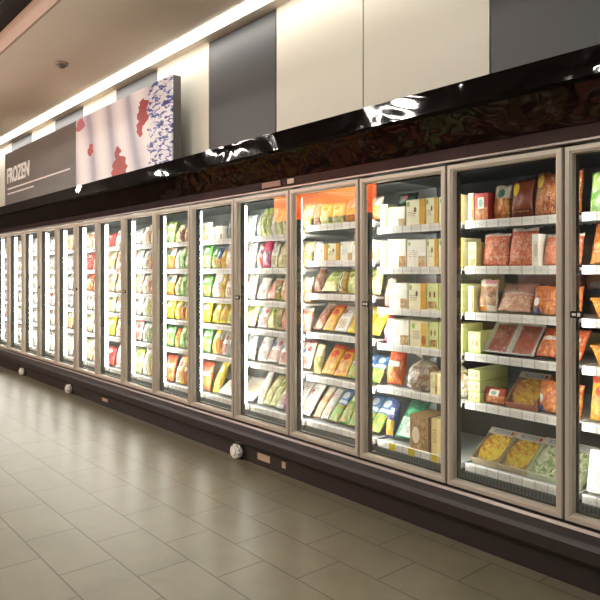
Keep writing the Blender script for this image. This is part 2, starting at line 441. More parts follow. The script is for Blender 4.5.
# ------------------------------------------------------------------ the wall sign
SX0, SXM, SX1, SZ0, SZ1 = -11.18, -8.10, -5.609, 2.56, 3.447
sg = empty('wall_sign', (0, 0, 0)); tag(sg, 'long wall sign reading FROZEN beside a white food picture, above the canopy', 'sign')
def grey_board():
    m, nt, out = newmat('taupe_sign_print')
    tc = node(nt, 'ShaderNodeTexCoord'); n = node(nt, 'ShaderNodeTexNoise', ins={'Vector': tc.outputs['UV'], 'Scale': 3., 'Detail': 2.})
    c = mixc(nt, n.outputs[0], lin('#5c5753'), lin('#7c7570')); principled(nt, out, c, .38, 0, .5); return m
def photo_print():
    m, nt, out = newmat('picture_print')
    tc = node(nt, 'ShaderNodeTexCoord'); sp = node(nt, 'ShaderNodeSeparateXYZ', ins={0: tc.outputs['UV']}); U, V = sp.outputs[0], sp.outputs[1]
    mp = node(nt, 'ShaderNodeMapping', ins={'Vector': tc.outputs['UV']}); mp.inputs['Rotation'].default_value = (0, 0, R(-28)); mp.inputs['Scale'].default_value = (2.6, .7, 1)
    wv = node(nt, 'ShaderNodeTexWave', ins={'Vector': mp.outputs[0], 'Scale': .55, 'Distortion': 5., 'Detail': 1.5, 'Detail Scale': .7})
    c = ramp(nt, wv.outputs['Fac'], [(0., lin('#b4b7c4')), (.25, lin('#dcdde6')), (.7, lin('#f0f0f5')), (1., lin('#fafafa'))])
    dn = node(nt, 'ShaderNodeTexNoise', ins={'Vector': tc.outputs['UV'], 'Scale': 9., 'Detail': 2.})
    d1 = math_(nt, 'MULTIPLY', math_(nt, 'SUBTRACT', dn.outputs[0], .5), .12)
    U2, V2 = math_(nt, 'ADD', U, d1), math_(nt, 'ADD', V, d1)
    for cu, cv, ru, rv, col in ((.06, .90, .06, .08, '#c9788a'), (.19, .50, .035, .08, '#b83a3a'), (.52, .08, .085, .22, '#b5392f'), (.50, .26, .04, .16, '#a8342c'), (.72, .60, .035, .18, '#b5434a'), (.755, .72, .05, .16, '#a53c42')):
        c = mixc(nt, mask(nt, EG, U2, V2, (cu, cv, ru, rv)), c, lin(col))
    bl = node(nt, 'ShaderNodeTexNoise', ins={'Vector': tc.outputs['UV'], 'Scale': 26., 'Detail': 3., 'Distortion': .8})
    bc = mixc(nt, math_(nt, 'GREATER_THAN', bl.outputs[0], .53), lin('#eef0f6'), lin('#5468b4'))
    bc = mixc(nt, math_(nt, 'GREATER_THAN', bl.outputs[0], .62), bc, lin('#2c3684'))
    c = mixc(nt, mask(nt, RG, U2, V2, (.805, 1.2, -1, 2)), c, bc)
    principled(nt, out, c, .4); return m
b = MB(); b.box(SX0, SXM-.004, 3.12, 3.22, SZ0, SZ1, bev=.003); b.done('text_board', grey_board(), sg)
b = MB(); b.box(SXM, SX1-.003, 3.12, 3.135, SZ0, SZ1+.006); b.done('picture_board', photo_print(), sg)
b = MB(); b.box(SXM, SX1, 3.1355, 3.22, SZ0, SZ1+.006); b.done('board_back', M['signside'], sg)
b = MB()
for x in (-10.9, -8.6, -7.4, -5.9): b.box(x-.02, x+.02, 3.2205, YWALL-.001, 2.75, 2.79); b.box(x-.02, x+.02, 3.2205, YWALL-.001, 3.2, 3.24)
b.done('bracket', M['blackp'], sg)
def text_obj(txt, x0, x1, z0, h, y, parent, mat, name):
    cu = bpy.data.curves.new(name, 'FONT'); cu.body = txt; cu.size = 1.0; cu.extrude = .006; cu.offset = .02
    tmp = bpy.data.objects.new('tmp', cu); COL.objects.link(tmp)
    bpy.context.view_layer.update()
    dg = bpy.context.evaluated_depsgraph_get(); me = bpy.data.meshes.new_from_object(tmp.evaluated_get(dg))
    bpy.data.objects.remove(tmp)
    xs = [v.co.x for v in me.vertices]; ys = [v.co.y for v in me.vertices]
    sx = (x1-x0)/(max(xs)-min(xs)); sy = h/(max(ys)-min(ys)); mx, my = min(xs), min(ys)
    for v in me.vertices: v.co = Vector((x0+(v.co.x-mx)*sx, y-v.co.z, z0+(v.co.y-my)*sy))
    me.materials.clear(); me.materials.append(mat)
    return link(name, me, parent)
text_obj('FROZEN', -11.03, -9.93, 2.945, .245, 3.115, sg, M['ctext'], 'lettering')
rr = random.Random(3)
for z, xe in ((2.845, -8.32), (2.765, -9.75)):
    x = -11.03
    b = MB()
    while x < xe:
        w = rr.uniform(.03, .10); b.box(x, x+w, 3.1165, 3.1195, z, z+.022); x += w+.016
    b.done('small_lettering', M['ctext'], sg)

# smoke detector on the soffit
sd = empty('smoke_detector', (-6.85, 2.487, CEIL)); tag(sd, 'small round grey detector on the beige ceiling', 'detector')
b = MB(); b.tube((0, 0, 0), (0, 0, -.025), .07, .062, 20); b.done('base', plain('detector_grey', '#8d8271', .5), sd)
b = MB(); b.tube((0, 0, -.0255), (0, 0, -.05), .045, .03, 20); b.done('sensor_head', plain('detector_grey_dark', '#6e6556', .5), sd)

# ------------------------------------------------------------------ products
LOOK = {}
def L(key, desc, *a, **k): LOOK[key] = (desc, packmat(key, *a, **k))
# boxes
L('cream_box', 'cream carton', '#efe6bd', None, [('#d9b24a', (.62, .97, .06, .94))], [('#8fbf5a', (.2, .8, .1, .1)), ('#a9662e', (.78, .3, .12, .18))], ('#6a4a2c', (.12, .58, .3, .62)), rough=.5)
L('white_box', 'white carton', '#f4f0e2', ('#caa36a', '#e6cf9a', '#a8632e', (.62, .98, .05, .42), 16), [], [('#9cc46a', (.14, .86, .08, .08))], ('#8a8276', (.1, .55, .35, .65)), rough=.5)
L('yellow_box', 'yellow and white carton', '#efe9c4', None, [('#cf9a2c', (.70, 1, .0, 1))], [('#7fae4e', (.12, .85, .08, .1)), ('#6c4423', (.48, .62, .07, .1))], ('#55433a', (.1, .5, .35, .6)), rough=.5)
L('green_box', 'pale green carton', '#cfd693', ('#b07a3a', '#d9c58a', '#8a5a2c', (.1, .9, .1, .35), 12), [], [('#8a3f2e', (.3, .6, .08, .12)), ('#8a3f2e', (.7, .6, .08, .12))], rough=.5)
L('lime_box', 'pale lime stacked carton', '#d7dd92', None, [('#b9c46c', (0, 1, .0, .12))], [('#9a4a30', (.3, .5, .06, .16)), ('#9a4a30', (.7, .5, .06, .16))], rough=.5)
L('brown_box', 'brown cardboard carton with star', '#b08d5e', ('#c9a878', '#b08d5e', '#8a6a42', (.05, .95, .05, .95), 7), [], [('#e6d7b4', (.32, .42, .2, .24))], ('#6a4c30', (.55, .92, .2, .7)), rough=.7)
L('tan_box', 'buff carton with brown end', '#d9c489', None, [('#5a4028', (.0, .28, 0, 1))], [], ('#8a6a3a', (.4, .9, .3, .7)), rough=.6)
L('photo_box', 'white carton with orange food picture', '#ece6da', ('#c25a2c', '#e08a4a', '#8a2a1c', (.5, 1, .3, .85), 9), [], [], ('#9a9288', (.05, .45, .15, .8)), rough=.5)
L('red_box', 'red and white printed carton', '#b03a34', ('#e08a3a', '#c8562a', '#efd0a0', (.1, .95, .05, .5), 9), [('#e8dcd0', (.25, .7, .45, .85))], [('#7fae9a', (.45, .65, .14, .14))], rough=.45)
L('flatwhite_box', 'large flat white carton', '#f2efe4', None, [], [('#c9c3ae', (.6, .5, .3, .2))], ('#a39c88', (.1, .9, .2, .8)), rough=.5)
# bags
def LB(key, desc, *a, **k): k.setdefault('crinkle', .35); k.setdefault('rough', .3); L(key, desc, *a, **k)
LB('brown_logo', 'brown bag with round yellow badge', '#7e3f28', None, [('#5f2c1e', (0, 1, .0, .22))], [('#e3bd3a', (.22, .74, .17, .17))], ('#c99a6a', (.15, .85, .12, .2)), crinkle=0)
LB('orange_logo', 'orange bag with round yellow badge', '#a3552c', ('#c9682e', '#e0963e', '#8a3c1e', (.1, .95, .08, .72), 9), [], [('#e8c63a', (.25, .78, .17, .15))])
LB('orange_pic', 'orange picture bag', '#d9cdb8', ('#e0851f', '#f0a83a', '#b84a1c', (.0, 1, .0, .6), 7), [('#a8322a', (0, .12, 0, 1))], [('#4d7d6e', (.5, .74, .2, .14))])
LB('coral', 'coral seafood bag', '#d8674a', ('#d9603e', '#e88a62', '#f0b08c', (.0, 1, .04, .84), 11), [('#e9ddd2', (0, 1, .90, 1))])
LB('prawn', 'clear tray bag of pale prawns', '#c9a89a', ('#d69a7c', '#e6c0a0', '#c87a62', (.0, 1, .0, .55), 12), [('#9a7468', (0, 1, .62, .98))], [])
LB('dumpling', 'dumpling pack with pale header', '#e8dccd', ('#cf9a6a', '#e6c496', '#a8683c', (.05, .95, .2, .78), 6), [('#e8922a', (.05, .5, .04, .18)), ('#cf7a9a', (.3, .95, .86, .97))])
LB('orange_nug', 'orange nugget bag with blue label', '#cf6a26', ('#d9752a', '#f09a3c', '#b8501c', (.0, 1, .0, .95), 9), [('#2c3a78', (0, .38, 0, .22))], [('#f2f0ee', (.22, .42, .16, .14))])
LB('red_meat', 'red meat pack', '#b83a2c', ('#c8402c', '#e86a34', '#a82a22', (.02, .98, .04, .9), 6), [('#d9c9b8', (0, .06, 0, 1)), ('#d9c9b8', (.94, 1, 0, 1))])
LB('noodle', 'yellow and red noodle bag', '#e8b02e', ('#e8a63a', '#f0cf6a', '#c8501f', (.1, .9, .08, .55), 7), [('#c8401f', (.0, 1, .84, 1))], [('#c02f20', (.5, .66, .3, .12))])
LB('yellow_bag', 'bright yellow bag', '#ecd028', ('#f2e46a', '#e8c81f', '#c9a01a', (.1, .9, .1, .5), 7), [], [('#f6f2d8', (.5, .7, .3, .14)), ('#e08a1f', (.7, .35, .14, .14))])
LB('lemon_bag', 'pale yellow green bag', '#e8e6a0', ('#dfe08a', '#f2efc4', '#9fb84a', (.05, .95, .1, .6), 7), [('#a9bf52', (0, 1, .86, 1))], [('#7d9c3a', (.5, .72, .24, .1))])
LB('white_bag', 'white printed bag', '#efece4', ('#d9c9a8', '#efe6d4', '#b89a6a', (.2, .85, .1, .42), 9), [], [('#c8473a', (.3, .7, .18, .08))], ('#6b6a70', (.15, .85, .5, .85)))
LB('white_red', 'white bag with red marks', '#efe8df', ('#d98a7a', '#efd6c4', '#b8402f', (.1, .9, .08, .42), 7), [('#c23a2e', (0, 1, .92, 1))], [('#3f78b8', (.28, .62, .16, .10)), ('#c8352a', (.72, .68, .14, .1))])
LB('olive_bag', 'olive and cream bag', '#d9d2a0', ('#a8a052', '#e0d9a8', '#7d7a30', (.0, 1, .1, .6), 6), [('#c2b23a', (.0, .2, 0, 1))])
LB('green_veg', 'green vegetable bag', '#4fa040', ('#5fb83a', '#e0e6b8', '#e08a2a', (.05, .95, .05, .55), 9), [], [('#eef2e0', (.5, .76, .3, .12))])
LB('lightgreen', 'light green bag', '#a9cf6a', ('#7fc04a', '#e6f0c8', '#4f9a3a', (.05, .95, .05, .6), 8), [], [('#f2f5e2', (.5, .78, .3, .12))])
LB('teal_bag', 'deep green bag with white picture', '#1f8060', ('#e9f0ea', '#b8d4c4', '#2f9a72', (.1, .9, .05, .5), 5), [('#156b4e', (0, 1, .82, 1))], [('#4fc08a', (.5, .66, .3, .08))])
LB('blue_veg', 'blue and green vegetable bag', '#4f86c0', ('#5fa83a', '#8fc85a', '#e09a2a', (.0, 1, .0, .48), 10), [('#dfe8f2', (0, 1, .52, .62))], [('#eef2f8', (.5, .78, .28, .12))])
LB('blue_yellow', 'blue and yellow bag', '#2c3f86', ('#e8b82a', '#f0d86a', '#c9881f', (.1, .9, .05, .45), 6), [('#dfe3ee', (.0, .7, .6, .78))])
LB('magenta', 'magenta and red bag', '#c8265e', ('#e0406a', '#f0e6ec', '#8a2fa0', (.1, .9, .1, .6), 6), [], [('#f4ecf2', (.5, .4, .26, .14))])
LB('purple', 'purple bag with pink band', '#7a2f8a', ('#c84aa8', '#efd6ee', '#5a2f9a', (.05, .95, .3, .8), 5), [('#e04a9a', (0, 1, .45, .58))])
LB('orange_red', 'orange red fried food bag', '#d8562a', ('#e0762f', '#f0a84a', '#b8301f', (.05, .95, .05, .7), 7), [('#efe6da', (.1, .8, .5, .64))])
LB('fried', 'orange fried snack bag', '#c8602a', ('#e08a2a', '#f0b83a', '#b8451f', (.0, 1, .0, .9), 5), [('#8a2f28', (0, 1, .9, 1))])
LB('salmon', 'salmon pink bag', '#d9886a', ('#d07050', '#e8a890', '#f0d8c8', (.0, 1, .0, .7), 6), [('#efe6dc', (0, 1, .84, 1))])
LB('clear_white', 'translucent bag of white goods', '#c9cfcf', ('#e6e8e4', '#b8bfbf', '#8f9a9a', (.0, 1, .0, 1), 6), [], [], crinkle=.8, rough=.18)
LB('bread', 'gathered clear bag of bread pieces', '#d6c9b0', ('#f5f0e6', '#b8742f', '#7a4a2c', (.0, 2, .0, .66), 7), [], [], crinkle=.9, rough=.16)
LB('brown_meat', 'brown meat pack', '#8a5a48', ('#a8705a', '#c9a08a', '#6a3a2c', (.0, 1, .0, .9), 6), [('#d9cfc4', (0, 1, .9, 1))])
LB('red_bag', 'red bag', '#c2201f', ('#d83a2a', '#b81a1a', '#e06a4a', (.1, .9, .1, .6), 5), [], [('#efdcd2', (.5, .76, .26, .1))])
LB('peach', 'peach and cream bag', '#ead2b0', ('#e0a878', '#efdcc0', '#c87a4a', (.0, 1, .0, .65), 6), [('#f0ead8', (0, 1, .82, 1))])
LB('darkred', 'dark red bag', '#6f1f26', ('#8a2a2f', '#5a181f', '#b8454a', (.0, 1, .0, 1), 6))
LB('black_label', 'yellow bag with black and white label', '#d9b848', ('#e0c86a', '#c9a83a', '#b8852a', (.0, 1, .0, 1), 6), [('#f0eee6', (.25, .62, .1, .95)), ('#33302c', (.36, .52, .2, .85))])

def bag_mesh(seed, full=1.0):
    """pillow bag of unit width/height, crimped seals top and bottom, wrinkled and filled"""
    r = random.Random(seed); bm = bmesh.new(); uv = bm.loops.layers.uv.new('UVMap')
    nx, nz = 12, 16; ph = [r.uniform(0, 6.28) for _ in range(8)]
    def pt(i, j, sgn):
        u, v = i/nx, j/nz
        inner = max(0., min(1., (v-.05)/.90))
        prof = (math.sin(math.pi*inner)**.55) * (math.sin(math.pi*u)**.5 if 0 < u < 1 else 0.)
        prof *= (1.12-.35*v)
        lump = 1+.16*math.sin(7*u+ph[0]+3*v)*math.sin(6*v+ph[1])+.10*math.sin(15*u+ph[2])*math.sin(13*v+ph[3])
        y = sgn*.5*prof*lump*full
        pinch = 1-.02*math.sin(math.pi*inner)+.02*math.sin(9*v+ph[4])
        x = (u-.5)*pinch
        z = v+.015*math.sin(8*u+ph[5])*(v > .9)+ .008*math.sin(20*u+ph[6])*(v > .96)
        if v > .93 or v < .06: y += .02*math.sin(18*u+ph[7])
        return Vector((x, y, z))
    grids = []
    for sgn in (-1, 1):
        g = [[None]*(nz+1) for _ in range(nx+1)]
        for i in range(nx+1):
            for j in range(nz+1):
                if sgn == 1 and (i in (0, nx) or j in (0, nz)): g[i][j] = grids[0][i][j]
                else: g[i][j] = bm.verts.new(pt(i, j, sgn))
        grids.append(g)
    for gi, g in enumerate(grids):
        for i in range(nx):
            for j in range(nz):
                q = [g[i][j], g[i+1][j], g[i+1][j+1], g[i][j+1]]; uvs = [(i/nx, j/nz), ((i+1)/nx, j/nz), ((i+1)/nx, (j+1)/nz), (i/nx, (j+1)/nz)]
                if gi: q.reverse(); uvs.reverse()
                f = bm.faces.new(q); f.smooth = True
                for l, t in zip(f.loops, uvs): l[uv].uv = t
    return bm
def mesh_from(bm, name):
    me = bpy.data.meshes.new(name); bm.to_mesh(me); bm.free(); return me
def gathered_mesh(seed):
    """full bag with a gathered neck, unit size"""
    r = random.Random(seed); bm = bmesh.new(); uv = bm.loops.layers.uv.new('UVMap'); n, rows = 28, 14
    prof = [(0, .30), (.02, .42), (.10, .49), (.25, .5), (.42, .48), (.58, .42), (.70, .30), (.78, .16), (.82, .09), (.85, .08), (.90, .15), (.95, .22), (1., .27), (1.0, .24)]
    V = []
    ph = [r.uniform(0, 6.28) for _ in range(4)]
    for z, rad in prof:
        ring = []
        for i in range(n):
            a = 2*math.pi*i/n; k = 1+.06*math.sin(5*a+ph[0])+.05*math.sin(9*a+ph[1]+4*z)+(.18*math.sin(13*a) if z > .6 else 0)
            ring.append(bm.verts.new((math.cos(a)*rad*k, math.sin(a)*rad*k, z)))
        V.append(ring)
    for j in range(len(V)-1):
        for i in range(n):
            q = (i+1) % n; f = bm.faces.new((V[j][i], V[j][q], V[j+1][q], V[j+1][i])); f.smooth = True
            for l, t in zip(f.loops, ((i/n*2, prof[j][0]), ((i+1)/n*2, prof[j][0]), ((i+1)/n*2, prof[j+1][0]), (i/n*2, prof[j+1][0]))): l[uv].uv = t
    bm.faces.new(list(reversed(V[0])))
    return bm
def carton_mesh():
    b = MB(); b.box(-.5, .5, 0, 1, 0, 1, bev=.012); bmesh.ops.recalc_face_normals(b.bm, faces=b.bm.faces)
    # tuck flap line on the top face
    return b.bm
MESHCACHE = {}
def getmesh(kind, look, seed=0):
    k = (kind, look, seed)
    if k in MESHCACHE: return MESHCACHE[k]
    bm = {'bag': lambda: bag_mesh(seed*7+3), 'flat': lambda: bag_mesh(seed*5+50, .7), 'carton': carton_mesh, 'gather': lambda: gathered_mesh(seed+1)}[kind]()
    me = mesh_from(bm, look+'_'+kind); me.materials.append(LOOK[look][1]); MESHCACHE[k] = me; return me

# pizza pack: open-faced tray with film and a header card, built once in full and copied
def pizza_parts(kind):
    root = empty('pizza_pack'); W, D, T = .30, .30, .035
    sleeve = {'yellow': '#b9a88a', 'green': '#c9cfae', 'orange': '#a86a52'}[kind]
    tops = {'yellow': ('#e8c22a', '#f0d95a', '#d8702a'), 'green': ('#e6e0b8', '#5f9030', '#f4ecd0'), 'orange': ('#e0a02a', '#efc84a', '#c8601f')}[kind]
    b = MB(); b.box(-W/2, W/2, 0, .008, 0, D, bev=.002); b.box(-W/2, -W/2+.01, -T, 0, 0, D, bev=.002); b.box(W/2-.01, W/2, -T, 0, 0, D, bev=.002)
    b.box(-W/2+.01, W/2-.01, -T, 0, 0, .01, bev=.002); b.box(-W/2+.01, W/2-.01, -T, 0, D-.01, D, bev=.002)
    b.done('tray', plain('pizza_card', sleeve, .6), root)
    m, nt, out = newmat('pizza_topping')
    tc = node(nt, 'ShaderNodeTexCoord'); vo = node(nt, 'ShaderNodeTexVoronoi', ins={'Vector': tc.outputs['Object'], 'Scale': 42.}); sc = node(nt, 'ShaderNodeSeparateColor', ins={0: vo.outputs['Color']})
    c = ramp(nt, sc.outputs[0], [(0, lin(tops[0])), (.45, lin(tops[1])), (.72, lin(tops[2])), (1, lin(tops[0]))])
    principled(nt, out, c, .5, 0, .4, bump(nt, vo.outputs['Distance'], .7, .01))
    b = MB(); r = .143; n = 32
    prof = [(r*.96, -.001), (r, -.010), (r*.97, -.020), (r*.88, -.021), (r*.84, -.015), (r*.4, -.017), (0.001, -.017)]
    V = [[b.bm.verts.new((math.cos(2*math.pi*i/n)*q*(1+.02*math.sin(5*i)), y, D*.49+math.sin(2*math.pi*i/n)*q*(1+.02*math.sin(5*i)))) for i in range(n)] for q, y in prof]
    for a_, b_ in zip(V, V[1:]):
        for i in range(n):
            j = (i+1) % n; f = b.bm.faces.new((a_[i], a_[j], b_[j], b_[i])); f.smooth = True
    b.done('pizza', m, root)
    b = MB(); b.box(-W/2+.004, W/2-.004, -T-.003, -T-.001, D*.80, D-.004); b.done('header_card', packmat('header_card_'+kind, '#b4aba0', None, [('#6f7a86', (.2, .8, .25, .75))], [('#8a3020', (.9, .5, .06, .3))], ('#e0dad0', (.25, .75, .3, .7))), root)
    b = MB(); b.box(-W/2+.004, W/2-.004, -T-.0009, -T, .004, D*.80-.002); b.done('film', M['film'], root)
    return root
def tray_parts():
    root = empty('meat_tray'); W, D, T = .2, .26, .03
    b = MB(); b.rings([[(-W/2+i, y, i), (W/2-i, y, i), (W/2-i, y, D-i), (-W/2+i, y, D-i)] for i, y in ((.014, 0), (0, -T), (.004, -T-.001), (.018, -.004))]); b.done('tray', M['white'], root)
    b = MB(); b.box(-W/2+.016, W/2-.016, -.020, -.002, .016, D-.016, bev=.008, seg=2); b.done('meat', LOOK['red_meat'][1], root)
    b = MB(); b.box(-W/2+.003, W/2-.003, -T-.0025, -T-.0012, .003, D-.003); b.done('film', M['film'], root)
    return root
def basket_parts():
    root = empty('display_basket'); W, D, H = .26, .2, .10
    m, nt, out = newmat('woven_basket'); tc = node(nt, 'ShaderNodeTexCoord')
    br = node(nt, 'ShaderNodeTexBrick', ins={'Vector': tc.outputs['UV'], 'Color1': lin('#c98a2c'), 'Color2': lin('#d9a23c'), 'Mortar': lin('#7a4a16'), 'Scale': 1., 'Mortar Size': .012, 'Brick Width': .12, 'Row Height': .12})
    principled(nt, out, br.outputs[0], .5, 0, .4, bump(nt, br.outputs['Fac'], -.6, .01))
    b = MB(); N = 28
    def ring(w, d, z):
        out_ = []
        for i in range(N):
            a = 2*math.pi*i/N; c, s = math.cos(a), math.sin(a)
            out_.append((math.copysign(abs(c)**.45, c)*w/2, D/2+math.copysign(abs(s)**.45, s)*d/2, z))
        return out_
    V = b.rings([ring(W*.80, D*.78, 0), ring(W, D, H), ring(W*.97, D*.96, H+.004), ring(W*.93, D*.92, H), ring(W*.74, D*.70, .01)])
    b.bm.faces.new(V[0]); b.bm.faces.new(V[-1])
    for f in b.bm.faces:
        for l in f.loops:
            a = math.atan2(l.vert.co.y-D/2, l.vert.co.x); l[b.uv].uv = (a/math.pi*1.6, l.vert.co.z/H)
    b.done('basket_body', m, root)
    b = MB(); V = b.rings([ring(W*1.02, D*1.02, H-.006), ring(W*1.05, D*1.06, H+.002), ring(W*1.0, D*.99, H+.01)]); b.done('rim', plain('basket_rim', '#b8782a', .5), root)
    return root
def copy_tree(o):
    c = o.copy(); COL.objects.link(c)
    for ch in o.children:
        d = ch.copy(); COL.objects.link(d); d.parent = c
    return c
PROTO = {}
def compound(kind):
    if kind not in PROTO:
        PROTO[kind] = tray_parts() if kind == 'tray' else basket_parts() if kind == 'basket' else pizza_parts(kind)
        return PROTO[kind]
    return copy_tree(PROTO[kind])
COMP = {'yellow': ('yellow cheese pizza pack', 'pizza_pack', 'pizza'), 'green': ('white and green pizza pack', 'pizza_pack', 'pizza'), 'orange': ('orange topped pizza pack', 'pizza_pack', 'pizza'),
        'tray': ('red meat tray', 'meat_tray', 'tray'), 'basket': ('golden woven basket', 'display_basket', 'basket')}
COMP_DIM = {'yellow': (.30, .30), 'green': (.30, .30), 'orange': (.30, .30), 'tray': (.20, .26), 'basket': (.27, .11)}

ORD = ['first', 'second', 'third', 'fourth', 'fifth', 'sixth', 'seventh', 'eighth', 'ninth', 'tenth', 'eleventh', 'twelfth', 'thirteenth', 'fourteenth', 'fifteenth', 'sixteenth', 'seventeenth']
SHN = ['top shelf', 'second shelf', 'third shelf', 'fourth shelf', 'fifth shelf', 'bottom shelf']
rnd = random.Random(5)
GROUPOF = {'frozen_food_bag': 'bags of frozen food on the freezer shelves', 'frozen_food_carton': 'cartons of frozen food on the freezer shelves', 'pizza_pack': 'pizza packs on the freezer shelves',
           'meat_tray': 'meat trays on the freezer shelves', 'display_basket': 'golden baskets in the nearest freezer door', 'gathered_bag': 'gathered bags in the freezer'}

def place_row(bay, li, row):
    """row: list of (kind, look, width, height, tilt, extra) laid left to right along the shelf"""
    x0, x1 = XG[bay+1]+.020, XG[bay]-.020
    xfull = x1
    if bay <= 8 and bay > 1:
        x1 = x1-.025-.18*abs((x0+x1)/2)/YF
    z = bay_levels(bay)[li]+.0135
    tot = sum(r[2] for r in row); gap = .004
    sc = (x1-x0-gap*(len(row)-1))/tot
    if bay <= 8 and xfull-x1 > .08 and row[-1][0] != 'gather' and not row[-1][5].get('nofill'):
        # goods carry on to the end of the bay
        src = row[-1] if row[-1][2]*sc > .07 else row[-2]
        nfill = 1 if (xfull-x1) < .19 or src[2]*sc > .2 else 2
        wf = (xfull-x1-gap*nfill)/nfill/sc
        row = list(row)+[(src[0], src[1], wf, src[3], src[4], src[5] if len(src) > 5 else {})]*nfill
    x = x0; seen = {}
    for r in row: seen[r[1]] = seen.get(r[1], 0)+1
    cnt = {}
    for idx, r in enumerate(row):
        kind, look, w, h, tilt = r[:5]; ex = r[5] if len(r) > 5 else {}
        w = w*sc; cx = x+w/2; x += w+gap
        cnt[look] = cnt.get(look, 0)+1
        if kind == '_': continue
        y = 3.172+ex.get('y', 0)
        a = -R(tilt)
        def nm(desc):
            s = desc
            if seen[look] > 1: s += ', ' + ORD[cnt[look]-1] + ' of ' + {2: 'two', 3: 'three', 4: 'four', 5: 'five', 6: 'six'}[seen[look]] + ' from the left'
            return s + ', ' + SHN[li] + ' of ' + ORD[bay-1] + ' door from right'
        def shorten(s):
            w_ = s.split()
            return s if len(w_) <= 16 else s.replace(' from the left', '')

        if kind in COMP:
            d, name, cat = COMP[kind]; o = compound(kind); W0, H0 = COMP_DIM[kind]
            k = w/W0
            o.scale = (k, k if kind == 'basket' else 1, 1 if kind == 'basket' else h/H0)
            o.location = (cx, y+(.038 if kind != 'basket' else 0), z+.002+ex.get('z', 0)); o.rotation_euler = (a, 0, 0)
            if kind != 'basket': o.location.z += .034*math.sin(-a)*0+.004
            tag(o, shorten(nm(d)), cat, GROUPOF[name]); continue
        desc = LOOK[look][0]
        if kind == 'carton':
            name, cat = 'frozen_food_carton', 'carton'; d_ = ex.get('d', .2); d = None
            n = ex.get('n', 1)
            for q in range(n):
                o = link(name, getmesh('carton', look)); o.scale = (w*.97, d_, h); o.location = (cx, y, z+q*(h+.003)+ex.get('z', 0)+d_*math.sin(-a)); o.rotation_euler = (a, 0, R(ex.get('rz', rnd.uniform(-1.2, 1.2))))
                lab = nm(desc)
                if n > 1: lab = {0: 'lowest ', 1: 'next up ' if n > 2 else 'upper ', 2: 'upper '}[q] + lab if n <= 3 else lab
                tag(o, shorten(lab), cat, GROUPOF[name])
        elif kind in ('bag', 'flat'):
            name, cat = 'frozen_food_bag', 'bag'; dep = ex.get('d', .075)
            o = link(name, getmesh(kind, look, rnd.randrange(4))); 
            lvv = bay_levels(bay); av = .24 if li == 0 else lvv[li-1]-lvv[li]-.036
            h = min(h*1.12, av) if tilt < 34 else min(h*1.06, av/math.cos(a)-.01)
            o.scale = (w*.985, dep, h); o.rotation_euler = (a, R(ex.get('ry', rnd.uniform(-.8, .8))), 0)
            o.location = (cx, y+dep*.62*math.cos(a), z+.004+dep*.5*abs(math.sin(a))*.9+ex.get('z', 0)+abs(math.sin(o.rotation_euler.y))*w*.5)
            tag(o, shorten(nm(desc)), cat, GROUPOF[name])
        elif kind == 'gather':
            name, cat = 'gathered_bag', 'bag'
            o = link(name, getmesh('gather', look)); dd = min(w, .24); o.scale = (w*.92, dd*.9, h); o.location = (cx, y+dd*.52, z); tag(o, shorten(nm(desc)), cat, GROUPOF[name])
    return

def C(look, w=.2, h=.17, t=0, **e): return ('carton', look, w, h, t, e)
def B(look, w=.16, h=.2, t=12, **e): return ('bag', look, w, h, t, e)
def Fl(look, w=.2, h=.24, t=50, **e): return ('flat', look, w, h, t, e)
def P(kind, w=.28, h=.28, t=55, **e): return (kind, kind, w, h, t, e)
def G(look, w=.28, h=.24, **e): return ('gather', look, w, h, 0, e)
def gapx(w): return ('_', '_', w, 0, 0)

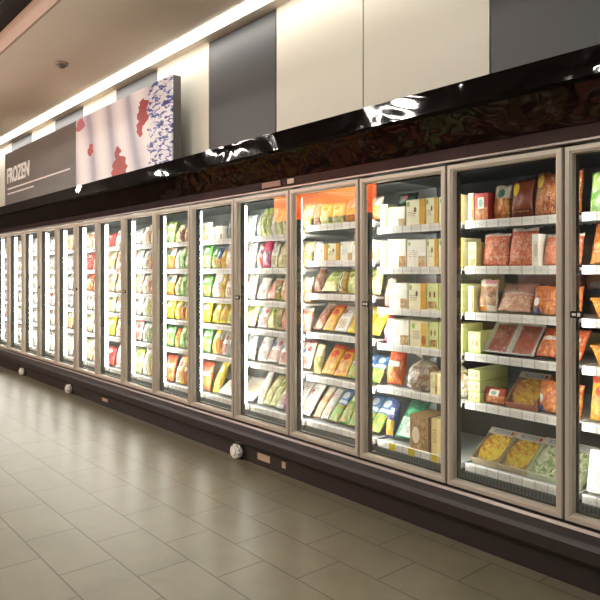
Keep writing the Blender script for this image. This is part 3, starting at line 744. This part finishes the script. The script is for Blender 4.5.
ROWS = {
 1: [[B('green_veg', .2, .21), B('green_box', .0001, .01)] and [B('lightgreen', .18, .19, 8), B('purple', .16, .17), B('magenta', .18, .17), B('lightgreen', .14, .2)],
     [B('fried', .22, .2, 20), B('fried', .22, .19, 20), B('orange_nug', .2, .2, 16)],
     [P('basket', .26, .11, 0), P('basket', .26, .11, 0)],
     [P('basket', .26, .11, 0), P('basket', .26, .11, 0)],
     [B('noodle', .12, .2, 10), P('basket', .26, .11, 0), P('basket', .26, .11, 0)],
     [C('photo_box', .34, .21, 12, d=.1), C('photo_box', .3, .21, 12, d=.1)]],
 2: [[C('cream_box', .05, .17, d=.22), C('red_box', .13, .165, d=.2), B('orange_pic', .15, .175, 6), B('brown_logo', .19, .19, 8), B('orange_logo', .17, .22, 8)],
     [C('green_box', .07, .15, d=.22), B('coral', .22, .17, 12), B('coral', .21, .19, 12), C('flatwhite_box', .05, .18, d=.2), B('coral', .09, .15, 14)],
     [C('cream_box', .05, .16, d=.2), B('dumpling', .16, .17, 8), Fl('prawn', .28, .16, 30, d=.07), B('orange_nug', .18, .14, 12)],
     [C('lime_box', .11, .13, d=.3), P('tray', .2, .22, 42), P('tray', .2, .22, 42), Fl('orange_red', .15, .18, 40)],
     [C('lime_box', .12, .062, d=.3, n=3), Fl('red_box', .21, .08, 15, d=.05), P('orange', .28, .24, 50), B('orange_nug', .15, .15, 12)],
     [P('yellow', .26, .27, 58), P('yellow', .26, .27, 58), P('green', .24, .27, 56)]],
 3: [[C('cream_box', .09, .16, d=.2), C('white_box', .21, .135, d=.22), C('yellow_box', .23, .17, d=.22), C('yellow_box', .13, .17, d=.2)],
     [C('cream_box', .08, .18, d=.2), C('white_box', .22, .19, d=.22), C('white_box', .22, .18, d=.2), C('yellow_box', .12, .18, d=.2)],
     [B('salmon', .1, .17), C('white_box', .22, .17, d=.22), C('yellow_box', .2, .17, d=.2), C('green_box', .12, .17, d=.2)],
     [B('magenta', .07, .16), C('white_box', .26, .17, d=.22), C('cream_box', .2, .17, d=.22), C('green_box', .1, .17, d=.22)],
     [B('orange_red', .2, .21, 12, d=.1), G('bread', .36, .235), C('cream_box', .08, .14, d=.2)],
     [B('blue_yellow', .12, .22, 18, d=.09), Fl('teal_bag', .27, .27, 38, d=.1), C('brown_box', .24, .22, d=.2), C('tan_box', .11, .22, d=.2, nofill=1)]],
 4: [[B('brown_meat', .1, .15), B('lemon_bag', .18, .14, 6), B('lemon_bag', .18, .14, 6), B('orange_pic', .18, .15)],
     [B('salmon', .1, .13), C('yellow_box', .17, .13, d=.2), C('yellow_box', .18, .13, d=.2), C('white_box', .18, .14, d=.2)],
     [B('brown_meat', .12, .18, 20), Fl('lemon_bag', .24, .18, 38), B('black_label', .12, .15, 10), B('lemon_bag', .14, .16)],
     [Fl('brown_meat', .14, .24, 40), Fl('noodle', .16, .22, 38), Fl('white_bag', .17, .22, 38), Fl('yellow_bag', .14, .22, 38)],
     [B('olive_bag', .12, .2), Fl('noodle', .2, .24, 36), Fl('noodle', .18, .22, 36), Fl('blue_veg', .15, .2, 36)],
     [Fl('peach', .14, .26, 40), Fl('white_bag', .14, .26, 42), Fl('blue_veg', .17, .27, 44), Fl('green_veg', .17, .27, 44), Fl('blue_veg', .15, .27, 44)]],
 5: [[B('clear_white', .1, .18), B('lemon_bag', .11, .21, 8), B('lemon_bag', .11, .22, 8), B('white_bag', .1, .2, 8), B('lemon_bag', .12, .2), B('olive_bag', .13, .2)],
     [B('white_red', .1, .18), B('magenta', .17, .21, 10), B('white_bag', .13, .2), B('olive_bag', .22, .19, 16)],
     [B('white_bag', .2, .17, 20), Fl('salmon', .2, .2, 34), B('green_veg', .1, .12, 20), B('peach', .16, .18)],
     [B('white_red', .22, .2, 22), B('lemon_bag', .16, .2, 22), B('olive_bag', .12, .2), B('salmon', .14, .19)],
     [B('white_bag', .2, .19, 22), Fl('white_red', .22, .22, 30), B('white_red', .2, .2, 22)],
     [B('white_bag', .13, .26, 26), Fl('olive_bag', .15, .27, 38), Fl('lemon_bag', .14, .27, 40), Fl('white_bag', .16, .27, 40), B('purple', .1, .16)]],
 6: [[C('white_box', .2, .12, d=.2), C('white_box', .2, .13, d=.2), B('clear_white', .2, .18)],
     [B('green_veg', .13, .17), B('blue_yellow', .14, .17), B('yellow_bag', .12, .16), B('white_bag', .24, .2, 10)],
     [B('white_bag', .24, .2), B('yellow_bag', .1, .2), B('white_bag', .24, .2)],
     [B('yellow_bag', .2, .18, 22), B('yellow_bag', .2, .18, 22), B('lemon_bag', .2, .18, 22)],
     [B('yellow_bag', .15, .2, 16), B('orange_pic', .14, .2), B('white_red', .18, .21, 14), B('clear_white', .17, .2)],
     [B('yellow_bag', .2, .27, 26), Fl('flatwhite_box', .44, .26, 55, d=.06)]],
 7: [[B('olive_bag', .22, .17, 20), B('brown_meat', .14, .14), B('peach', .22, .16)],
     [B('white_bag', .16, .17), B('lightgreen', .2, .2, 12), B('green_veg', .2, .2)],
     [B('olive_bag', .2, .17), B('lightgreen', .2, .19, 12), B('green_veg', .2, .18)],
     [B('yellow_bag', .2, .17), B('orange_pic', .16, .18), B('yellow_bag', .2, .18)],
     [B('noodle', .16, .17), B('lightgreen', .2, .2, 12), B('green_veg', .2, .2)],
     [B('white_red', .2, .25, 18), B('yellow_bag', .16, .25, 16), B('orange_red', .18, .24), B('lemon_bag', .14, .22)]],
 8: [[B('white_bag', .22, .18), B('peach', .2, .2), B('lightgreen', .2, .2)],
     [B('white_bag', .24, .18), B('white_bag', .14, .2), B('orange_pic', .16, .2), B('lemon_bag', .14, .19)],
     [B('white_bag', .24, .18), B('peach', .2, .2), B('orange_pic', .2, .19)],
     [B('white_bag', .24, .18), B('lemon_bag', .2, .2), B('yellow_bag', .2, .19)],
     [B('white_bag', .24, .18), B('green_veg', .2, .2), B('green_veg', .16, .18)],
     [B('white_bag', .24, .25), B('lemon_bag', .16, .25), B('orange_red', .2, .24)]],
 9: [[B('white_bag', .24, .18), B('clear_white', .3, .17)],
     [B('salmon', .24, .2), B('salmon', .22, .2), B('white_bag', .18, .2)],
     [B('peach', .24, .2), B('white_bag', .2, .2), B('peach', .2, .2)],
     [B('white_bag', .24, .2), B('clear_white', .2, .2), B('white_bag', .2, .2)],
     [B('white_red', .24, .2), B('white_bag', .2, .2), B('white_red', .2, .2)],
     [B('white_red', .24, .25), B('white_bag', .2, .25), B('lemon_bag', .2, .24)]],
 10: [[B('white_bag', .2, .2), B('olive_bag', .16, .2), B('red_bag', .3, .15)],
     [B('white_red', .24, .2), B('salmon', .22, .2), B('olive_bag', .2, .2)],
     [B('peach', .24, .2), B('olive_bag', .22, .2), B('peach', .2, .2)],
     [B('white_bag', .24, .2), B('peach', .22, .2), B('lemon_bag', .2, .2)],
     [B('white_bag', .24, .2), B('yellow_bag', .22, .2), B('yellow_bag', .2, .2)],
     [B('white_bag', .2, .25), B('salmon', .16, .25), B('red_bag', .3, .2)]],
 11: [[B('white_bag', .24, .2), B('peach', .22, .2), B('salmon', .2, .2)],
     [B('white_bag', .24, .2), B('salmon', .22, .2), B('red_bag', .2, .2)],
     [B('white_bag', .24, .2), B('salmon', .22, .2), B('orange_red', .2, .2)],
     [B('white_bag', .24, .2), B('peach', .22, .2), B('white_red', .2, .2)],
     [B('white_bag', .24, .2), B('lemon_bag', .22, .2), B('peach', .2, .2)],
     [B('white_bag', .24, .25), B('lemon_bag', .2, .25), B('peach', .2, .24)]],
}
pal = ['white_bag', 'white_bag', 'clear_white', 'lemon_bag', 'white_red', 'peach', 'clear_white', 'white_bag']  # mostly whitish goods, the overexposed glow of the far bays put in their colour
for bay in range(12, 17):
    ROWS[bay] = []
    for li in range(6):
        ks = rnd.sample(pal, 2)
        ROWS[bay].append([B(k, .3, .2 if li < 5 else .24) for k in ks])
for bay, rows in ROWS.items():
    for li, row in enumerate(rows): place_row(bay, li, row)

# things lying on top of other goods or inside baskets (door two to three from the near end)
def extra(kind, look, loc, scale, rot, label, name='frozen_food_bag', cat='bag', seed=1):
    o = link(name, getmesh(kind, look, seed)); o.location = loc; o.scale = scale; o.rotation_euler = rot; tag(o, label, cat, GROUPOF.get(name)); return o
zb = LEV[0]+.0135
L('greenclear', 'dark green clear pack', '#2c3a36', ('#33504a', '#4a6a5c', '#22302c', (0, 1, 0, 1), 7), [], [('#b0483a', (.45, .6, .16, .2))], ('#7fae8a', (.1, .9, .1, .4)), rough=.2, crinkle=.5)
extra('bag', 'greenclear', (-2.745, 3.27, zb+.150), (.16, .06, .085), (R(-14), 0, 0), 'dark green clear pack standing on a white carton, top shelf of third door')
bask = sorted([o for o in bpy.data.objects if o.name.startswith('display_basket')], key=lambda o: -o.location.z)
fill = ['darkred', 'blue_veg', 'fried', 'darkred', 'red_bag', 'orange_nug']
bn = {0: 'third shelf', 1: 'third shelf', 2: 'fourth shelf', 3: 'fourth shelf', 4: 'fifth shelf', 5: 'fifth shelf'}
for i, bk in enumerate(bask):
    k = bk.scale.x
    extra('bag', fill[i % 6], (bk.location.x, bk.location.y+.10, bk.location.z+.03), (.17*k, .06, .15), (R(-12), 0, 0), LOOK[fill[i % 6]][0]+' standing in a golden basket, '+bn[i]+', nearest door', seed=i % 4)

# ------------------------------------------------------------------ the store behind the camera: lamps, added globe lights, opposite shelving, lit poster
def lamp(x, y, z, w, d, s, label, col='#fff5e8'):
    root = empty('ceiling_lamp', (x, y, z)); tag(root, label, 'lamp', 'ceiling lamps over the aisle')
    b = MB(); b.box(-w/2, w/2, -d/2, d/2, 0, .06, bev=.004); b.done('housing', M['void'], root)
    b = MB(); b.box(-w/2+.02, w/2-.02, -d/2+.02, d/2-.02, -.012, -.001); b.done('diffuser', emit('lamp_diffuser', col, s), root)
    b = MB(); b.tube((-w*.3, 0, .06), (-w*.3, 0, 6.4-z), .006, n=6); b.tube((w*.3, 0, .06), (w*.3, 0, 6.4-z), .006, n=6); b.done('cable', M['blackp'], root)
LS = 42.
for i, (x, y, z) in enumerate([(-7.6, -3.2, 4.35), (-2.2, -2.6, 4.4), (-12.5, -3., 4.4), (-4.8, -.6, 4.9), (.8, -1.2, 4.6), (-10.2, -.6, 4.9), (-15., -.8, 4.9), (-4.5, -5., 4.7)]):
    lamp(x, y, z, 1.2, .45, LS, 'suspended ceiling lamp behind the viewer')
for x in (-2.6, -5.6, -8.6, -11.8, -15.0):  # unseen globes, added to brighten the sign, wall and soffit
    root = empty('added_globe_light', (x, -.9, 3.25)); tag(root, 'unseen white globe light added behind the viewer', 'lamp', 'added globe lights over the aisle')
    b = MB(); bmesh.ops.create_uvsphere(b.bm, u_segments=20, v_segments=12, radius=.15); [setattr(f_, 'smooth', True) for f_ in b.bm.faces]; b.done('globe', emit('globe_glass', '#fffaf2', 135.), root)
    b = MB(); b.tube((0, 0, .151), (0, 0, .20), .04, .02, 12); b.tube((0, 0, .20), (0, 0, 3.15), .006, n=6); b.done('stem', M['blackp'], root)
go = empty('gondola_shelving', (0, 0, 0)); tag(go, 'dark double sided shelving across the aisle from the freezers', 'shelving')
b = MB(); b.box(-13, 1.5, -2.45, -2.40, 0, 2.0); b.box(-13, 1.5, -2.40, -1.75, 0, .15); b.done('back_panel', plain('gondola_panel', '#4b3a30', .6), go)
for z in (.15, .5, .85, 1.2, 1.55):
    b = MB(); b.box(-13, 1.5, -2.40, -1.78, z, z+.03); b.done('shelf', plain('gondola_shelf', '#6a5a4c', .5), go)
gl = ['noodle', 'orange_red', 'brown_box', 'red_box', 'coral', 'cream_box', 'orange_nug', 'tan_box', 'green_box']
rg = random.Random(8)
for z in (.53, .88, 1.23, 1.58):
    x = -12.8
    while x < 1.0:
        w = rg.uniform(.45, .9); lk = rg.choice(gl)
        o = link('grocery_carton', getmesh('carton', lk)); o.scale = (w, .3, rg.uniform(.2, .28)); o.location = (x+w/2, -2.10, z+.002)
        tag(o, 'grocery carton on the shelving across the aisle', 'carton', 'grocery cartons on the opposite shelving'); o.rotation_euler = (0, 0, 0)
        x += w+rg.uniform(.03, .3)
# backlit orange poster hanging over the opposite shelving
def poster_mat():
    m, nt, out = newmat('backlit_orange_poster')
    tc = node(nt, 'ShaderNodeTexCoord'); sp = node(nt, 'ShaderNodeSeparateXYZ', ins={0: tc.outputs['UV']})
    n = node(nt, 'ShaderNodeTexNoise', ins={'Vector': tc.outputs['UV'], 'Scale': 2.6, 'Detail': 1.})
    c = ramp(nt, n.outputs[0], [(.30, lin('#a8241a')), (.45, lin('#f06a2a')), (.6, lin('#f58a3a')), (.75, lin('#f0b03a'))])
    d = ramp(nt, sp.outputs[0], [(0., lin('#ff8030')), (.25, lin('#b8341c')), (.5, lin('#d08a30')), (.62, lin('#ff8a30')), (.85, lin('#ff9a50')), (.93, lin('#c03820')), (1., lin('#c03820'))])
    c = mixc(nt, .55, c, d)
    e = node(nt, 'ShaderNodeEmission', ins={'Color': c, 'Strength': 11.0}); nt.links.new(e.outputs[0], out.inputs[0]); return m
ps = empty('backlit_poster', (0, 0, 0)); tag(ps, 'orange backlit poster hanging over the opposite shelving', 'poster')
b = MB(); b.box(-10.2, -7.4, -2.0, -1.99, 2.53, 3.40); b.done('print', poster_mat(), ps)
b = MB(); b.box(-10.22, -7.38, -2.06, -2.001, 2.51, 3.42); b.done('casing', M['blackp'], ps)
b = MB(); b.tube((-9.9, -2.03, 3.42), (-9.9, -2.03, 6.4), .006, n=6); b.tube((-7.7, -2.03, 3.42), (-7.7, -2.03, 6.4), .006, n=6); b.done('cable', M['blackp'], ps)

# ------------------------------------------------------------------ world, camera, view
w = bpy.data.worlds.new('world'); S.world = w; w.use_nodes = True
bg = w.node_tree.nodes['Background']; bg.inputs[0].default_value = lin('#fff2e2'); bg.inputs[1].default_value = .35

f, v1, hy = 637.0, -243.0, 273.0
a = math.atan2(300-v1, f)
cam = bpy.data.cameras.new('camera'); co = bpy.data.objects.new('camera', cam); COL.objects.link(co)
cam.sensor_width = 36; cam.sensor_fit = 'HORIZONTAL'; cam.lens = f/600*36
cam.shift_y = -(300-hy)/600
fwd = Vector((-math.cos(a), math.sin(a), 0)); co.rotation_euler = fwd.to_track_quat('-Z', 'Y').to_euler(); co.location = (0, 0, CAMZ)
S.camera = co
S.view_settings.view_transform = 'Standard'; S.view_settings.look = 'None'; S.view_settings.gamma = 1; S.view_settings.exposure = 0.0; S.view_settings.use_curve_mapping = False
S.cycles.max_bounces = 8; S.cycles.transparent_max_bounces = 16; S.cycles.sample_clamp_indirect = 6.0; S.cycles.caustics_reflective = False
S.cycles.use_denoising = True
